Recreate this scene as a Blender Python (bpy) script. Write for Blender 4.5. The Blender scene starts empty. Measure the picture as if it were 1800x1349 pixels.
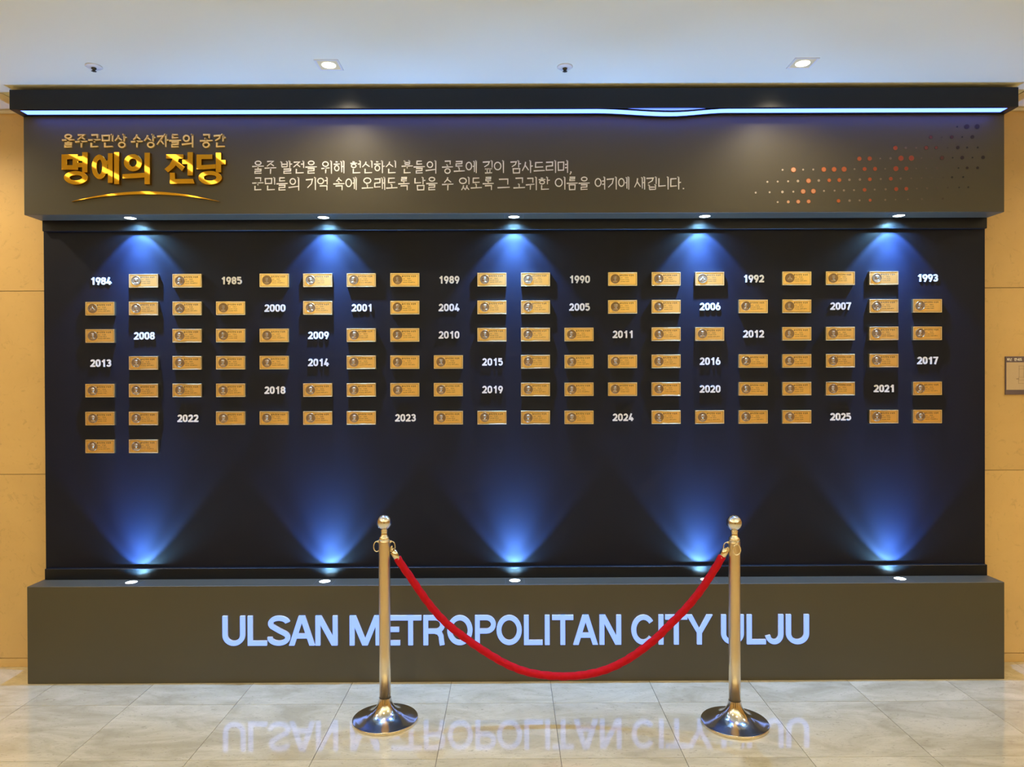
import bpy, math, random
from mathutils import Vector, Matrix
random.seed(7)
SC = bpy.context.scene
COL = SC.collection

# ------------------------------------------------------------------ camera, world, exposure
F = 1250.0                                    # focal length in pixels of the 1800 x 1349 frame
CAM = Vector((0, 0, 1.55))
cd = bpy.data.cameras.new('camera'); cam = bpy.data.objects.new('camera', cd); COL.objects.link(cam)
cd.sensor_fit = 'HORIZONTAL'; cd.sensor_width = 36.0; cd.lens = 36.0 * F / 1800.0
cd.clip_start = 0.02; cd.clip_end = 100
R = (Matrix.Rotation(math.radians(-0.18), 4, 'Z') @ Matrix.Rotation(math.radians(90 - 0.298), 4, 'X')
     @ Matrix.Rotation(math.radians(-0.22), 4, 'Z'))
cam.matrix_world = Matrix.Translation(CAM) @ R
SC.camera = cam
SC.view_settings.view_transform = 'Standard'
SC.view_settings.look = 'None'
SC.view_settings.exposure = 0.0
SC.view_settings.gamma = 1.0
SC.view_settings.use_curve_mapping = False
w = bpy.data.worlds.new('world'); SC.world = w; w.use_nodes = True
w.node_tree.nodes['Background'].inputs[0].default_value = (0.9, 0.92, 1.0, 1)
w.node_tree.nodes['Background'].inputs[1].default_value = 0.3

LOBBY_W = 55.0        # power of each lobby downlight
UPLIGHT_W = 175.0     # added uplighters behind the viewer
SPOT_W = 25.0         # scale of the blue display spots
STRIP_E = 6.0         # cornice strip emission
LINE_E = 3.0          # added linear ceiling lamps


def ray(px, py):
    d = Vector(((px - 900) / F, -(py - 674.5) / F, -1))
    return (R.to_3x3() @ d)


def P(px, py, Y):                              # point of the photo lying in the plane y = Y
    d = ray(px, py); s = (Y - CAM.y) / d.y
    return CAM + d * s


def PZ(px, py, z):                             # point of the photo lying in the plane z = z
    d = ray(px, py); s = (z - CAM.z) / d.z
    return CAM + d * s


# ------------------------------------------------------------------ helpers
def tag(o, label=None, cat=None, group=None, kind=None):
    if label: o['label'] = label
    if cat: o['category'] = cat
    if group: o['group'] = group
    if kind: o['kind'] = kind
    return o


def empty(name, loc, label=None, cat=None, group=None, kind=None, rot=(0, 0, 0)):
    o = bpy.data.objects.new(name, None); COL.objects.link(o)
    o.empty_display_size = 0.05
    o.location = loc; o.rotation_euler = rot
    return tag(o, label, cat, group, kind)


def link(name, me, parent=None, loc=(0, 0, 0), rot=(0, 0, 0), scale=(1, 1, 1)):
    o = bpy.data.objects.new(name, me); COL.objects.link(o)
    if parent: o.parent = parent
    o.location = loc; o.rotation_euler = rot; o.scale = scale
    return o


class MB:
    def __init__(s): s.v = []; s.f = []; s.sm = []

    def quad(s, *p):
        b = len(s.v); s.v += [tuple(q) for q in p]; s.f.append(tuple(range(b, b + len(p)))); s.sm.append(False)

    def box(s, x0, x1, y0, y1, z0, z1, c=0.0):
        """box; c = chamfer of the edges of the faces seen from the front (-y) side"""
        b = len(s.v)
        if c <= 0:
            s.v += [(x, y, z) for z in (z0, z1) for y in (y0, y1) for x in (x0, x1)]
            for f in ((0, 2, 3, 1), (4, 5, 7, 6), (0, 1, 5, 4), (2, 6, 7, 3), (0, 4, 6, 2), (1, 3, 7, 5)):
                s.f.append(tuple(b + i for i in f)); s.sm.append(False)
            return s
        # chamfered everywhere: three rects
        def ringz(z, k):
            return [(x0 + k, y0 + c * 0, z), ]
        import itertools
        vs = {}
        for sx, sy, sz in itertools.product((0, 1), repeat=3):
            X = (x0, x1)[sx]; Y = (y0, y1)[sy]; Z = (z0, z1)[sz]
            dx = c if sx == 0 else -c; dy = c if sy == 0 else -c; dz = c if sz == 0 else -c
            for ax, p in (('x', (X, Y + dy, Z + dz)), ('y', (X + dx, Y, Z + dz)), ('z', (X + dx, Y + dy, Z))):
                vs[(sx, sy, sz, ax)] = len(s.v); s.v.append(p)
        def F_(*k):
            idx = [vs[q] for q in k]
            s.f.append(tuple(idx)); s.sm.append(False)
        ctr = Vector(((x0 + x1) / 2, (y0 + y1) / 2, (z0 + z1) / 2))
        n0 = len(s.f)
        for v in (0, 1):
            F_((v, 0, 0, 'x'), (v, 1, 0, 'x'), (v, 1, 1, 'x'), (v, 0, 1, 'x'))
            F_((0, v, 0, 'y'), (1, v, 0, 'y'), (1, v, 1, 'y'), (0, v, 1, 'y'))
            F_((0, 0, v, 'z'), (1, 0, v, 'z'), (1, 1, v, 'z'), (0, 1, v, 'z'))
        for a in (0, 1):
            for b_ in (0, 1):
                F_((a, b_, 0, 'x'), (a, b_, 1, 'x'), (a, b_, 1, 'y'), (a, b_, 0, 'y'))
                F_((a, 0, b_, 'x'), (a, 1, b_, 'x'), (a, 1, b_, 'z'), (a, 0, b_, 'z'))
                F_((0, a, b_, 'y'), (1, a, b_, 'y'), (1, a, b_, 'z'), (0, a, b_, 'z'))
        for sx, sy, sz in itertools.product((0, 1), repeat=3):
            F_((sx, sy, sz, 'x'), (sx, sy, sz, 'y'), (sx, sy, sz, 'z'))
        for i in range(n0, len(s.f)):            # orient outward
            f = s.f[i]; p = [Vector(s.v[j]) for j in f]
            n = (p[1] - p[0]).cross(p[2] - p[0]); c0 = sum(p, Vector()) / len(p)
            if n.dot(c0 - ctr) < 0: s.f[i] = tuple(reversed(f))
        return s

    def lathe(s, prof, n=48, cx=0, cy=0, cz=0, cap=True):
        b = len(s.v)
        for r, z in prof:
            for k in range(n):
                a = 2 * math.pi * k / n
                s.v.append((cx + r * math.cos(a), cy + r * math.sin(a), cz + z))
        for i in range(len(prof) - 1):
            for k in range(n):
                k2 = (k + 1) % n
                s.f.append((b + i * n + k, b + i * n + k2, b + (i + 1) * n + k2, b + (i + 1) * n + k)); s.sm.append(True)
        if cap:
            s.f.append(tuple(b + k for k in reversed(range(n)))); s.sm.append(False)
            t = b + (len(prof) - 1) * n
            s.f.append(tuple(t + k for k in range(n))); s.sm.append(False)
        return s

    def tube(s, pts, r, n=10, closed=False, rfun=None, up=Vector((0, 0, 1))):
        b = len(s.v); m = len(pts); pts = [Vector(p) for p in pts]
        for i, p in enumerate(pts):
            if closed: t = pts[(i + 1) % m] - pts[i - 1]
            else: t = pts[min(i + 1, m - 1)] - pts[max(i - 1, 0)]
            t.normalize()
            u = up if abs(t.dot(up)) < 0.95 else Vector((0, 1, 0))
            a = t.cross(u).normalized(); c = a.cross(t).normalized()
            for k in range(n):
                th = 2 * math.pi * k / n
                rr = rfun(i / max(1, m - 1), th) if rfun else r
                s.v.append(tuple(p + a * (rr * math.cos(th)) + c * (rr * math.sin(th))))
        for i in range(m if closed else m - 1):
            for k in range(n):
                i2 = (i + 1) % m; k2 = (k + 1) % n
                s.f.append((b + i * n + k, b + i2 * n + k, b + i2 * n + k2, b + i * n + k2)); s.sm.append(True)
        if not closed:
            s.f.append(tuple(b + k for k in range(n))); s.sm.append(False)
            s.f.append(tuple(b + (m - 1) * n + k for k in reversed(range(n)))); s.sm.append(False)
        return s

    # flat shapes in the (x, z) plane, standing proud of y = 0 towards -y by depth d
    def prism(s, pts, d, back=0.0, ch=0.0):
        area = sum(pts[i][0] * pts[(i + 1) % len(pts)][1] - pts[(i + 1) % len(pts)][0] * pts[i][1] for i in range(len(pts)))
        if area < 0: pts = list(reversed(pts))
        n = len(pts); b = len(s.v)
        if ch > 0:
            ins = []
            for i in range(n):
                p = Vector(pts[i]); a = (p - Vector(pts[i - 1])).normalized(); c = (Vector(pts[(i + 1) % n]) - p).normalized()
                na = Vector((-a.y, a.x)); nc = Vector((-c.y, c.x)); m = (na + nc)
                m = m / max(0.3, m.length_squared) * 2
                ins.append(p + m * (ch * 0.5 * 1.0))
            s.v += [(p[0], -d, p[1]) for p in ins]
            s.v += [(p[0], -d + ch, p[1]) for p in pts]
            s.v += [(p[0], -back, p[1]) for p in pts]
            s.f.append(tuple(b + i for i in range(n))); s.sm.append(False)
            for L in (0, 1):
                for i in range(n):
                    j = (i + 1) % n
                    s.f.append((b + L * n + i, b + (L + 1) * n + i, b + (L + 1) * n + j, b + L * n + j)); s.sm.append(False)
            return s
        s.v += [(p[0], -d, p[1]) for p in pts]
        s.v += [(p[0], -back, p[1]) for p in pts]
        s.f.append(tuple(b + i for i in range(n))); s.sm.append(False)
        for i in range(n):
            j = (i + 1) % n
            s.f.append((b + i, b + n + i, b + n + j, b + j)); s.sm.append(False)
        return s

    def ring(s, outer, inner, d, ch=0.0):
        """outer / inner loops with the same count, counter clockwise in (x, z)"""
        n = len(outer); b = len(s.v)
        def mid(o, i, k): return (o[0] + (i[0] - o[0]) * k, o[1] + (i[1] - o[1]) * k)
        loops = []
        if ch > 0:
            loops = [[(p, 0.0) for p in outer], [(p, -d + ch) for p in outer]]
            fo, fi = [], []
            for o, i in zip(outer, inner):
                L = math.hypot(i[0] - o[0], i[1] - o[1]); k = ch / L
                fo.append((mid(o, i, k), -d)); fi.append((mid(o, i, 1 - k), -d))
            loops += [fo, fi, [(p, -d + ch) for p in inner], [(p, 0.0) for p in inner]]
        else:
            loops = [[(p, 0.0) for p in outer], [(p, -d) for p in outer], [(p, -d) for p in inner], [(p, 0.0) for p in inner]]
        for lp in loops:
            s.v += [(p[0], y, p[1]) for p, y in lp]
        for L in range(len(loops) - 1):
            for i in range(n):
                j = (i + 1) % n
                s.f.append((b + L * n + i, b + L * n + j, b + (L + 1) * n + j, b + (L + 1) * n + i)); s.sm.append(False)
        return s

    def ribbon(s, pts, wd, d, closed=False, w1=None):
        """stroke of width wd (tapering to w1) along a polyline in (x, z)"""
        pts = [Vector(p) for p in pts]
        pts = [p for i, p in enumerate(pts) if i == 0 or (p - pts[i - 1]).length > 1e-6]
        if closed and (pts[0] - pts[-1]).length < 1e-6: pts.pop()
        n = len(pts)
        if w1 is None: w1 = wd
        L, Rr = [], []
        for i, p in enumerate(pts):
            ww = wd + (w1 - wd) * i / max(1, n - 1)
            if closed: a = (p - pts[i - 1]).normalized(); c = (pts[(i + 1) % n] - p).normalized()
            else:
                a = (p - pts[i - 1]).normalized() if i > 0 else (pts[1] - p).normalized()
                c = (pts[i + 1] - p).normalized() if i < n - 1 else a
            na = Vector((-a.y, a.x)); nc = Vector((-c.y, c.x)); m = na + nc
            m = m * (2 / max(0.8, m.length_squared)) * (ww / 2)
            L.append(p + m); Rr.append(p - m)
        b = len(s.v)
        for i in range(n):
            s.v += [(L[i].x, -d, L[i].y), (Rr[i].x, -d, Rr[i].y), (L[i].x, 0, L[i].y), (Rr[i].x, 0, Rr[i].y)]
        for i in range(n if closed else n - 1):
            q = b + 4 * i; r = b + 4 * ((i + 1) % n)
            s.f += [(q + 1, r + 1, r, q), (q, r, r + 2, q + 2), (q + 3, r + 3, r + 1, q + 1)]; s.sm += [False] * 3
        if not closed:
            q = b; s.f.append((q, q + 2, q + 3, q + 1)); s.sm.append(False)
            q = b + 4 * (n - 1); s.f.append((q + 1, q + 3, q + 2, q)); s.sm.append(False)
        return s

    def mesh(s, name, mat):
        me = bpy.data.meshes.new(name); me.from_pydata(s.v, [], s.f)
        me.polygons.foreach_set('use_smooth', s.sm)
        mats = mat if isinstance(mat, (list, tuple)) else [mat]
        for m in mats: me.materials.append(m)
        me.update()
        return me

    def build(s, name, mat, parent=None, loc=(0, 0, 0), **k):
        return link(name, s.mesh(name, mat), parent, loc, **k)


def ell(cx, cz, rx, rz, n=24, a0=0.0, a1=None):
    if a1 is None: return [(cx + rx * math.cos(2 * math.pi * i / n), cz + rz * math.sin(2 * math.pi * i / n)) for i in range(n)]
    return [(cx + rx * math.cos(math.radians(a0 + (a1 - a0) * i / n)), cz + rz * math.sin(math.radians(a0 + (a1 - a0) * i / n))) for i in range(n + 1)]


# ------------------------------------------------------------------ materials
def srgb(r, g, b):
    return tuple(((c / 255) / 12.92 if c <= 10 else (((c / 255) + 0.055) / 1.055) ** 2.4) for c in (r, g, b)) + (1,)


def mat(name, col, rough=0.5, metal=0.0, coat=0.0, coat_rough=0.1, emit=None, es=0.0, noise=None, bump=None, sheen=0, spec=0.5, aniso=0.0):
    m = bpy.data.materials.new(name); m.use_nodes = True
    nt = m.node_tree; b = nt.nodes['Principled BSDF']
    c = tuple(col) if len(col) == 4 else tuple(col) + (1,)
    b.inputs['Base Color'].default_value = c
    b.inputs['Roughness'].default_value = rough; b.inputs['Metallic'].default_value = metal
    b.inputs['Coat Weight'].default_value = coat; b.inputs['Coat Roughness'].default_value = coat_rough
    b.inputs['Specular IOR Level'].default_value = spec
    b.inputs['Anisotropic'].default_value = aniso
    if sheen: b.inputs['Sheen Weight'].default_value = sheen
    if emit:
        b.inputs['Emission Color'].default_value = tuple(emit[:3]) + (1,); b.inputs['Emission Strength'].default_value = es
    tc = None
    if noise or bump:
        tc = nt.nodes.new('ShaderNodeTexCoord')
    if noise:            # (scale, amount, detail)
        n = nt.nodes.new('ShaderNodeTexNoise'); n.inputs['Scale'].default_value = noise[0]; n.inputs['Detail'].default_value = noise[2]
        nt.links.new(tc.outputs['Object'], n.inputs['Vector'])
        mr = nt.nodes.new('ShaderNodeMapRange'); mr.inputs['To Min'].default_value = 1 - noise[1]; mr.inputs['To Max'].default_value = 1 + noise[1]
        nt.links.new(n.outputs['Fac'], mr.inputs['Value'])
        h = nt.nodes.new('ShaderNodeHueSaturation'); h.inputs['Color'].default_value = c
        nt.links.new(mr.outputs['Result'], h.inputs['Value']); nt.links.new(h.outputs['Color'], b.inputs['Base Color'])
    if bump:             # (scale, strength, distance)
        n = nt.nodes.new('ShaderNodeTexNoise'); n.inputs['Scale'].default_value = bump[0]; n.inputs['Detail'].default_value = 4
        nt.links.new(tc.outputs['Object'], n.inputs['Vector'])
        bp = nt.nodes.new('ShaderNodeBump'); bp.inputs['Strength'].default_value = bump[1]; bp.inputs['Distance'].default_value = bump[2]
        nt.links.new(n.outputs['Fac'], bp.inputs['Height']); nt.links.new(bp.outputs['Normal'], b.inputs['Normal'])
    return m


def stone_mat(name, c1, c2, c3, rough, coat, scale, spec=0.5, streak=(1, 1, 1)):
    """honed limestone / marble: soft clouds, fine flecks, tone differing piece by piece"""
    m = bpy.data.materials.new(name); m.use_nodes = True; nt = m.node_tree; b = nt.nodes['Principled BSDF']
    N = nt.nodes.new; Lk = nt.links.new
    tc = N('ShaderNodeTexCoord'); oi = N('ShaderNodeObjectInfo')
    geo = N('ShaderNodeNewGeometry')
    add = N('ShaderNodeVectorMath'); add.operation = 'MULTIPLY_ADD'
    cmb = N('ShaderNodeCombineXYZ')
    for i in range(3): Lk(oi.outputs['Random'], cmb.inputs[i])
    Lk(cmb.outputs[0], add.inputs[0]); add.inputs[1].default_value = (17, 31, 23); Lk(geo.outputs['Position'], add.inputs[2])
    mp = N('ShaderNodeMapping'); mp.inputs['Scale'].default_value = streak; mp.inputs['Rotation'].default_value = (0, 0, 0.5)
    Lk(add.outputs[0], mp.inputs['Vector'])
    n1 = N('ShaderNodeTexNoise'); n1.inputs['Scale'].default_value = 2.2 * scale; n1.inputs['Detail'].default_value = 8; n1.inputs['Roughness'].default_value = 0.65; n1.inputs['Distortion'].default_value = 0.8
    n2 = N('ShaderNodeTexNoise'); n2.inputs['Scale'].default_value = 26 * scale; n2.inputs['Detail'].default_value = 6; n2.inputs['Roughness'].default_value = 0.7; n2.inputs['Distortion'].default_value = 1.5
    Lk(mp.outputs[0], n1.inputs['Vector']); Lk(mp.outputs[0], n2.inputs['Vector'])
    r1 = N('ShaderNodeValToRGB'); r1.color_ramp.elements[0].position = 0.35; r1.color_ramp.elements[0].color = c2; r1.color_ramp.elements[1].position = 0.65; r1.color_ramp.elements[1].color = c1
    Lk(n1.outputs['Fac'], r1.inputs['Fac'])
    r2 = N('ShaderNodeValToRGB'); r2.color_ramp.elements[0].position = 0.30; r2.color_ramp.elements[0].color = (1, 1, 1, 1); r2.color_ramp.elements[1].position = 0.43; r2.color_ramp.elements[1].color = (0, 0, 0, 1)
    Lk(n2.outputs['Fac'], r2.inputs['Fac'])
    mx = N('ShaderNodeMix'); mx.data_type = 'RGBA'; Lk(r2.outputs['Color'], mx.inputs[0]); Lk(r1.outputs['Color'], mx.inputs[6]); mx.inputs[7].default_value = c3
    hs = N('ShaderNodeHueSaturation'); mr = N('ShaderNodeMapRange'); mr.inputs['To Min'].default_value = 0.94; mr.inputs['To Max'].default_value = 1.05
    Lk(oi.outputs['Random'], mr.inputs['Value']); Lk(mr.outputs['Result'], hs.inputs['Value']); Lk(mx.outputs[2], hs.inputs['Color'])
    Lk(hs.outputs['Color'], b.inputs['Base Color'])
    b.inputs['Roughness'].default_value = rough; b.inputs['Coat Weight'].default_value = coat; b.inputs['Coat Roughness'].default_value = 0.05
    b.inputs['Specular IOR Level'].default_value = spec
    return m


M = {}
M['tile'] = stone_mat('floor_limestone', (0.74, 0.66, 0.45, 1), (0.52, 0.455, 0.29, 1), (0.38, 0.32, 0.21, 1), 0.07, 0.7, 1.3, 0.6, (1.0, 2.4, 1))
M['grout'] = mat('grout', (0.16, 0.13, 0.09), 0.9)
M['wallstone'] = stone_mat('wall_sandstone', (0.78, 0.53, 0.22, 1), (0.72, 0.48, 0.195, 1), (0.62, 0.41, 0.17, 1), 0.45, 0.0, 0.6, 0.35, (1, 1, 1))
M['joint'] = mat('wall_joint', (0.18, 0.10, 0.04), 0.9)
M['ceiling'] = mat('ceiling_paint', (0.80, 0.81, 0.67), 0.8, noise=(0.5, 0.02, 2), spec=0.2)
M['ceiling_edge'] = mat('ceiling_edge_beige', (0.80, 0.70, 0.52), 0.7)
M['box'] = mat('olive_grey_lacquer', (0.080, 0.070, 0.044), 0.47, noise=(1.3, 0.03, 3), spec=0.45)
M['black'] = mat('black_lacquer', (0.006, 0.008, 0.012), 0.36, spec=0.35)
M['panel'] = mat('midnight_panel_paint', (0.0042, 0.0062, 0.0165), 0.5, noise=(3, 0.05, 4), spec=0.28)
M['strip'] = mat('strip_diffuser', (0.10, 0.12, 0.14), 0.4, emit=(0.082, 0.160, 1.0), es=STRIP_E)
M['sign'] = mat('lit_acrylic', (0.03, 0.04, 0.05), 0.5, emit=(0.23, 0.365, 1.0), es=1.55)
M['sign_side'] = mat('acrylic_side', (0.7, 0.75, 0.8), 0.4, emit=(0.25, 0.42, 1.0), es=0.45)
M['gold'] = mat('polished_gold_acrylic', (0.80, 0.42, 0.035), 0.04, 1.0)
M['gold_soft'] = mat('satin_gold', (1.0, 0.70, 0.20), 0.42, 0.45)
M['white'] = mat('ivory_letters', (0.92, 0.90, 0.82), 0.5)
M['numeral'] = mat('white_numeral', (0.86, 0.84, 0.80), 0.45)
M['brass'] = mat('brushed_brass', (0.98, 0.68, 0.23), 0.34, 1.0, noise=(6, 0.06, 2), bump=(90, 0.05, 0.002))
M['brass_rim'] = mat('bright_brass_rim', (1.0, 0.80, 0.40), 0.34, 1.0)
M['bronze'] = mat('antique_bronze', (0.30, 0.19, 0.085), 0.42, 0.75)
M['bronze_hi'] = mat('rubbed_bronze', (0.46, 0.32, 0.16), 0.48, 0.75)
M['engrave'] = mat('engraving_ink', (0.10, 0.055, 0.015), 0.6)
M['steel'] = mat('polished_steel', (0.78, 0.76, 0.72), 0.13, 1.0, bump=(14, 0.02, 0.002))
M['steel_pole'] = mat('satin_steel', (0.82, 0.68, 0.46), 0.32, 1.0)  # tinted warm: the wall's yellow reflection is put into the steel colour
M['steel_gold'] = mat('warm_plated_steel', (0.90, 0.80, 0.58), 0.16, 1.0)
M['velvet'] = mat('red_velvet', (0.50, 0.004, 0.012), 0.8, noise=(60, 0.2, 4), bump=(220, 0.35, 0.002), spec=0.2)
M['fixture'] = mat('grey_fixture', (0.16, 0.17, 0.17), 0.4, 0.3)
M['lens'] = mat('led_lens', (0.9, 0.95, 1.0), 0.3, emit=(0.80, 0.97, 1.0), es=6.0)
M['lamp_trim'] = mat('lamp_trim', (0.85, 0.72, 0.42), 0.35, spec=0.5)
M['lamp'] = mat('warm_lamp', (1, 1, 1), 0.3, emit=(1.0, 0.88, 0.62), es=9.0)
M['added_line_lamp'] = mat('added_linear_lamp', (1, 1, 1), 0.4, emit=(1.0, 0.90, 0.72), es=LINE_E)
M['white_plastic'] = mat('white_plastic', (0.74, 0.73, 0.70), 0.4)
M['dark_metal'] = mat('dark_metal', (0.07, 0.07, 0.06), 0.4, 0.6)
M['plan_frame'] = mat('mauve_grey_board', (0.16, 0.115, 0.13), 0.5)
M['plan_sheet'] = mat('plan_sheet', (0.62, 0.47, 0.30), 0.5)
M['plan_line'] = mat('plan_lines', (0.30, 0.21, 0.13), 0.6)
M['door'] = mat('dark_doorway', (0.06, 0.045, 0.03), 0.4)

# ------------------------------------------------------------------ main dimensions (from the photograph)
YF = 3.642            # face of header box and plinth
YC = 3.541            # face of the cornice
YM = 3.766            # face of the mouldings
YP = 3.792            # face of the dark panel
YW = 3.863            # face of the stone wall
ZC = 3.020            # ceiling
def avgx(l, r, Y):
    a = P(*l, Y); b = P(*r, Y); return a.x, b.x, (a.z + b.z) / 2
XL, XR, Z_PL = avgx((47, 1031.6), (1766, 1024.5), YF)        # plinth top
Z_BB = avgx((46, 379), (1764.5, 372), YF)[2]                  # box bottom
Z_CB = avgx((20, 193.5), (1790, 186.5), YC)[2]                # cornice bottom
Z_CT = avgx((20, 159), (1790, 151.5), YC)[2]                  # cornice top
ML, MR, Z_UM = avgx((74, 406.5), (1735.5, 401.5), YM)           # upper moulding lower edge
Z_LM = avgx((75, 999.5), (1737, 994.5), YM)[2]               # lower moulding upper edge
print('dims', XL, XR, Z_PL, Z_BB, Z_CB, Z_CT, ML, MR, Z_UM, Z_LM)
PL_X, PR_X = ML + 0.0, MR - 0.0
PL_X = P(78.5, 700, YP).x; PR_X = P(1731.5, 700, YP).x
XC = (XL + XR) / 2

# ------------------------------------------------------------------ the setting
RX0, RX1, RY0 = -6.4, 6.4, -6.2
fl = MB().box(RX0, RX1, RY0, YW + 0.2, -0.12, -0.004).build('floor', M['grout']); tag(fl, kind='structure')
# tiles
TS_X = (P(1488, 1200.5, 3.64).x - P(97, 1203, 3.64).x) / 8
tx0 = P(97, 1203, 3.64).x
ty_far = PZ(150, 1240.7, 0).y; ty_near = PZ(250, 1338, 0).y
TS_Y = ty_far - ty_near
g = 0.0012
tile_me = MB().box(g, TS_X - g, g, TS_Y - g, -0.012, 0.0).mesh('tile', M['tile'])
TX0i, TX1i = -3, 13
n_t = 0
for i in range(-4, 13):
    for j in range(-4, 2):
        x = tx0 + i * TS_X; y = ty_near + j * TS_Y
        if j == 1:
            me = None
        hgt = 0.0
        o = link('tile', tile_me, fl, (x, y, 0))
        if y + TS_Y > YW:                      # cut row at the wall
            o.scale = (1, (YW - y) / TS_Y, 1)
        n_t += 1
fx0 = tx0 - 4 * TS_X; fx1 = tx0 + 13 * TS_X; fy0 = ty_near - 4 * TS_Y
far = MB()                                    # flooring past the tiles that can be told apart
ii = 0
x = fx0 - 8 * TS_X
while x < RX1:
    y = fy0 - 14 * TS_Y
    while y < YW:
        inside = (fx0 - 0.01 < x < fx1 - 0.01) and (y > fy0 - 0.01)
        if not inside and x + TS_X > RX0 and y + TS_Y > RY0:
            a0, a1 = max(x, RX0) + g, min(x + TS_X, RX1) - g
            b0, b1 = max(y, RY0) + g, min(y + TS_Y, YW) - g
            if a1 > a0 and b1 > b0: far.box(a0, a1, b0, b1, -0.012, 0.0)
        y += TS_Y
    x += TS_X
tag(far.build('outer_tiles', M['tile'], fl), kind='stuff')

ce = MB()
ce.box(RX0, RX1, RY0, YW + 0.2, ZC, ZC + 0.12)
ce = ce.build('ceiling', M['ceiling']); tag(ce, kind='structure')

wb = MB().box(RX0, RX1, YW + 0.012, YW + 0.2, -0.004, ZC).build('wall_back', M['joint']); tag(wb, kind='structure')
zj = [(P(30, 1155.7, YW).z + P(1770, 1150.5, YW).z) / 2, (P(30, 833, YW).z + P(1770, 828.3, YW).z) / 2, (P(30, 511, YW).z + P(1770, 507, YW).z) / 2]
zj.append(2 * zj[2] - zj[1]); zj[3] = min(zj[3], ZC - 0.002)
edges = [RX0, -5.0, -3.62, -2.24, -0.86, 0.52, 1.9, 3.28, 4.66, RX1]
for r in range(3):
    for k in range(len(edges) - 1):
        x0, x1 = edges[k], edges[k + 1]
        MB().box(0.0015, x1 - x0 - 0.0015, 0, 0.014, 0.0015, zj[r + 1] - zj[r] - 0.0015, 0.0008).build('stone_panel', M['wallstone'], wb, (x0, YW, zj[r]))
bb = MB()
bb.box(RX0, RX1, YW - 0.002, YW + 0.012, 0.0, zj[0] - 0.0015, 0.0008)
tag(bb.build('baseboard_back', M['wallstone']), kind='structure')
for nm, x0, x1 in (('wall_left', RX0 - 0.15, RX0), ('wall_right', RX1, RX1 + 0.15)):
    tag(MB().box(x0, x1, RY0, YW + 0.2, -0.12, ZC).build(nm, M['wallstone']), kind='structure')
tag(MB().box(RX0, RX1, RY0 - 0.15, RY0, -0.12, ZC).build('wall_rear', M['wallstone']), kind='structure')
# dark doorway in the rear wall (seen in the metal reflections only)
for k, x in enumerate((-1.15, 0.35)):
    tag(MB().box(x, x + 1.1, RY0 - 0.002, RY0 + 0.03, 0.0, 2.2, 0.006).build('door_%d' % (k + 1), M['door']), kind='structure')

# beige strip and lip at the ceiling edge, either side of the display
for k, (x0, x1) in enumerate(((RX0, XL - 0.10), (XR + 0.10, RX1))):
    m = MB()
    m.box(x0, x1, 3.63, YW, ZC - 0.004, ZC - 0.0005)
    m.box(x0, x1, YW - 0.02, YW, ZC - 0.022, ZC - 0.0045, 0.004)
    tag(m.build('trim_%d' % (k + 1), M['ceiling_edge']), kind='structure')


# ------------------------------------------------------------------ lights with their fixtures
def add_light(name, typ, loc, energy, col, parent=None, rot=(0, 0, 0), **k):
    ld = bpy.data.lights.new(name, typ); ld.energy = energy; ld.color = col
    for a, v in k.items(): setattr(ld, a, v)
    o = bpy.data.objects.new(name, ld); COL.objects.link(o)
    if parent: o.parent = parent
    o.location = loc; o.rotation_euler = rot
    return o


def downlight(x, y, label, group='square ceiling downlights', power=LOBBY_W, first=[None]):
    t = empty('ceiling_downlight', (x, y, ZC), label, 'ceiling light', group)
    if first[0] is None:
        a = 0.056; b = 0.047
        fr = MB()
        # square trim frame with sloping inner reflector
        for (sx, sy) in ((1, 0), (-1, 0), (0, 1), (0, -1)):
            def q(r, z): return r, z
            def pt(r, u, z):
                return (sx * r + (-sy) * u * r, sy * r + sx * u * r, z)
            fr.quad(pt(a, -1, 0), pt(a, 1, 0), pt(a, 1, -0.003), pt(a, -1, -0.003))
            fr.quad(pt(a, -1, -0.003), pt(a, 1, -0.003), pt(b, 1, -0.003), pt(b, -1, -0.003))
            fr.quad(pt(b, -1, -0.003), pt(b, 1, -0.003), pt(b - 0.004, 1, 0), pt(b - 0.004, -1, 0))
        f_me = fr.mesh('trim_frame', M['white_plastic'])
        in_me = MB().box(-b, b, -b, b, -0.0022, 0.0).mesh('reflector', M['lamp_trim'])
        lp = MB().lathe([(0.001, -0.006), (0.022, -0.0055), (0.031, -0.0035), (0.033, -0.001)], 24).mesh('lamp', M['lamp'])
        first[0] = (f_me, in_me, lp)
    f_me, in_me, lp = first[0]
    link('trim_frame', f_me, t); link('reflector', in_me, t); link('lamp', lp, t)
    add_light('downlight', 'SPOT', (0, 0, -0.012), power, (1.0, 0.84, 0.60), t, spot_size=math.radians(150), spot_blend=0.9, shadow_soft_size=0.035)


c1 = PZ(578, 114, ZC); c2 = PZ(1411, 111, ZC)
downlight(c1.x, c1.y, 'lit square ceiling downlight nearest above the header text, left of the two', power=LOBBY_W * 0.5)
downlight(c2.x, c2.y, 'lit square ceiling downlight above the dotted pattern, right of the two', power=LOBBY_W * 0.5)
dx = c2.x - c1.x
for j in range(5):  # further downlights added out of view to light the room
    for k in range(-1, 3):
        if j == 0 and k in (0, 1): continue
        downlight(c1.x + k * dx, c1.y - j * 2.0, 'added square ceiling downlight lighting the lobby, outside the picture', 'added lobby downlights behind the viewer', LOBBY_W * 1.08)
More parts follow.
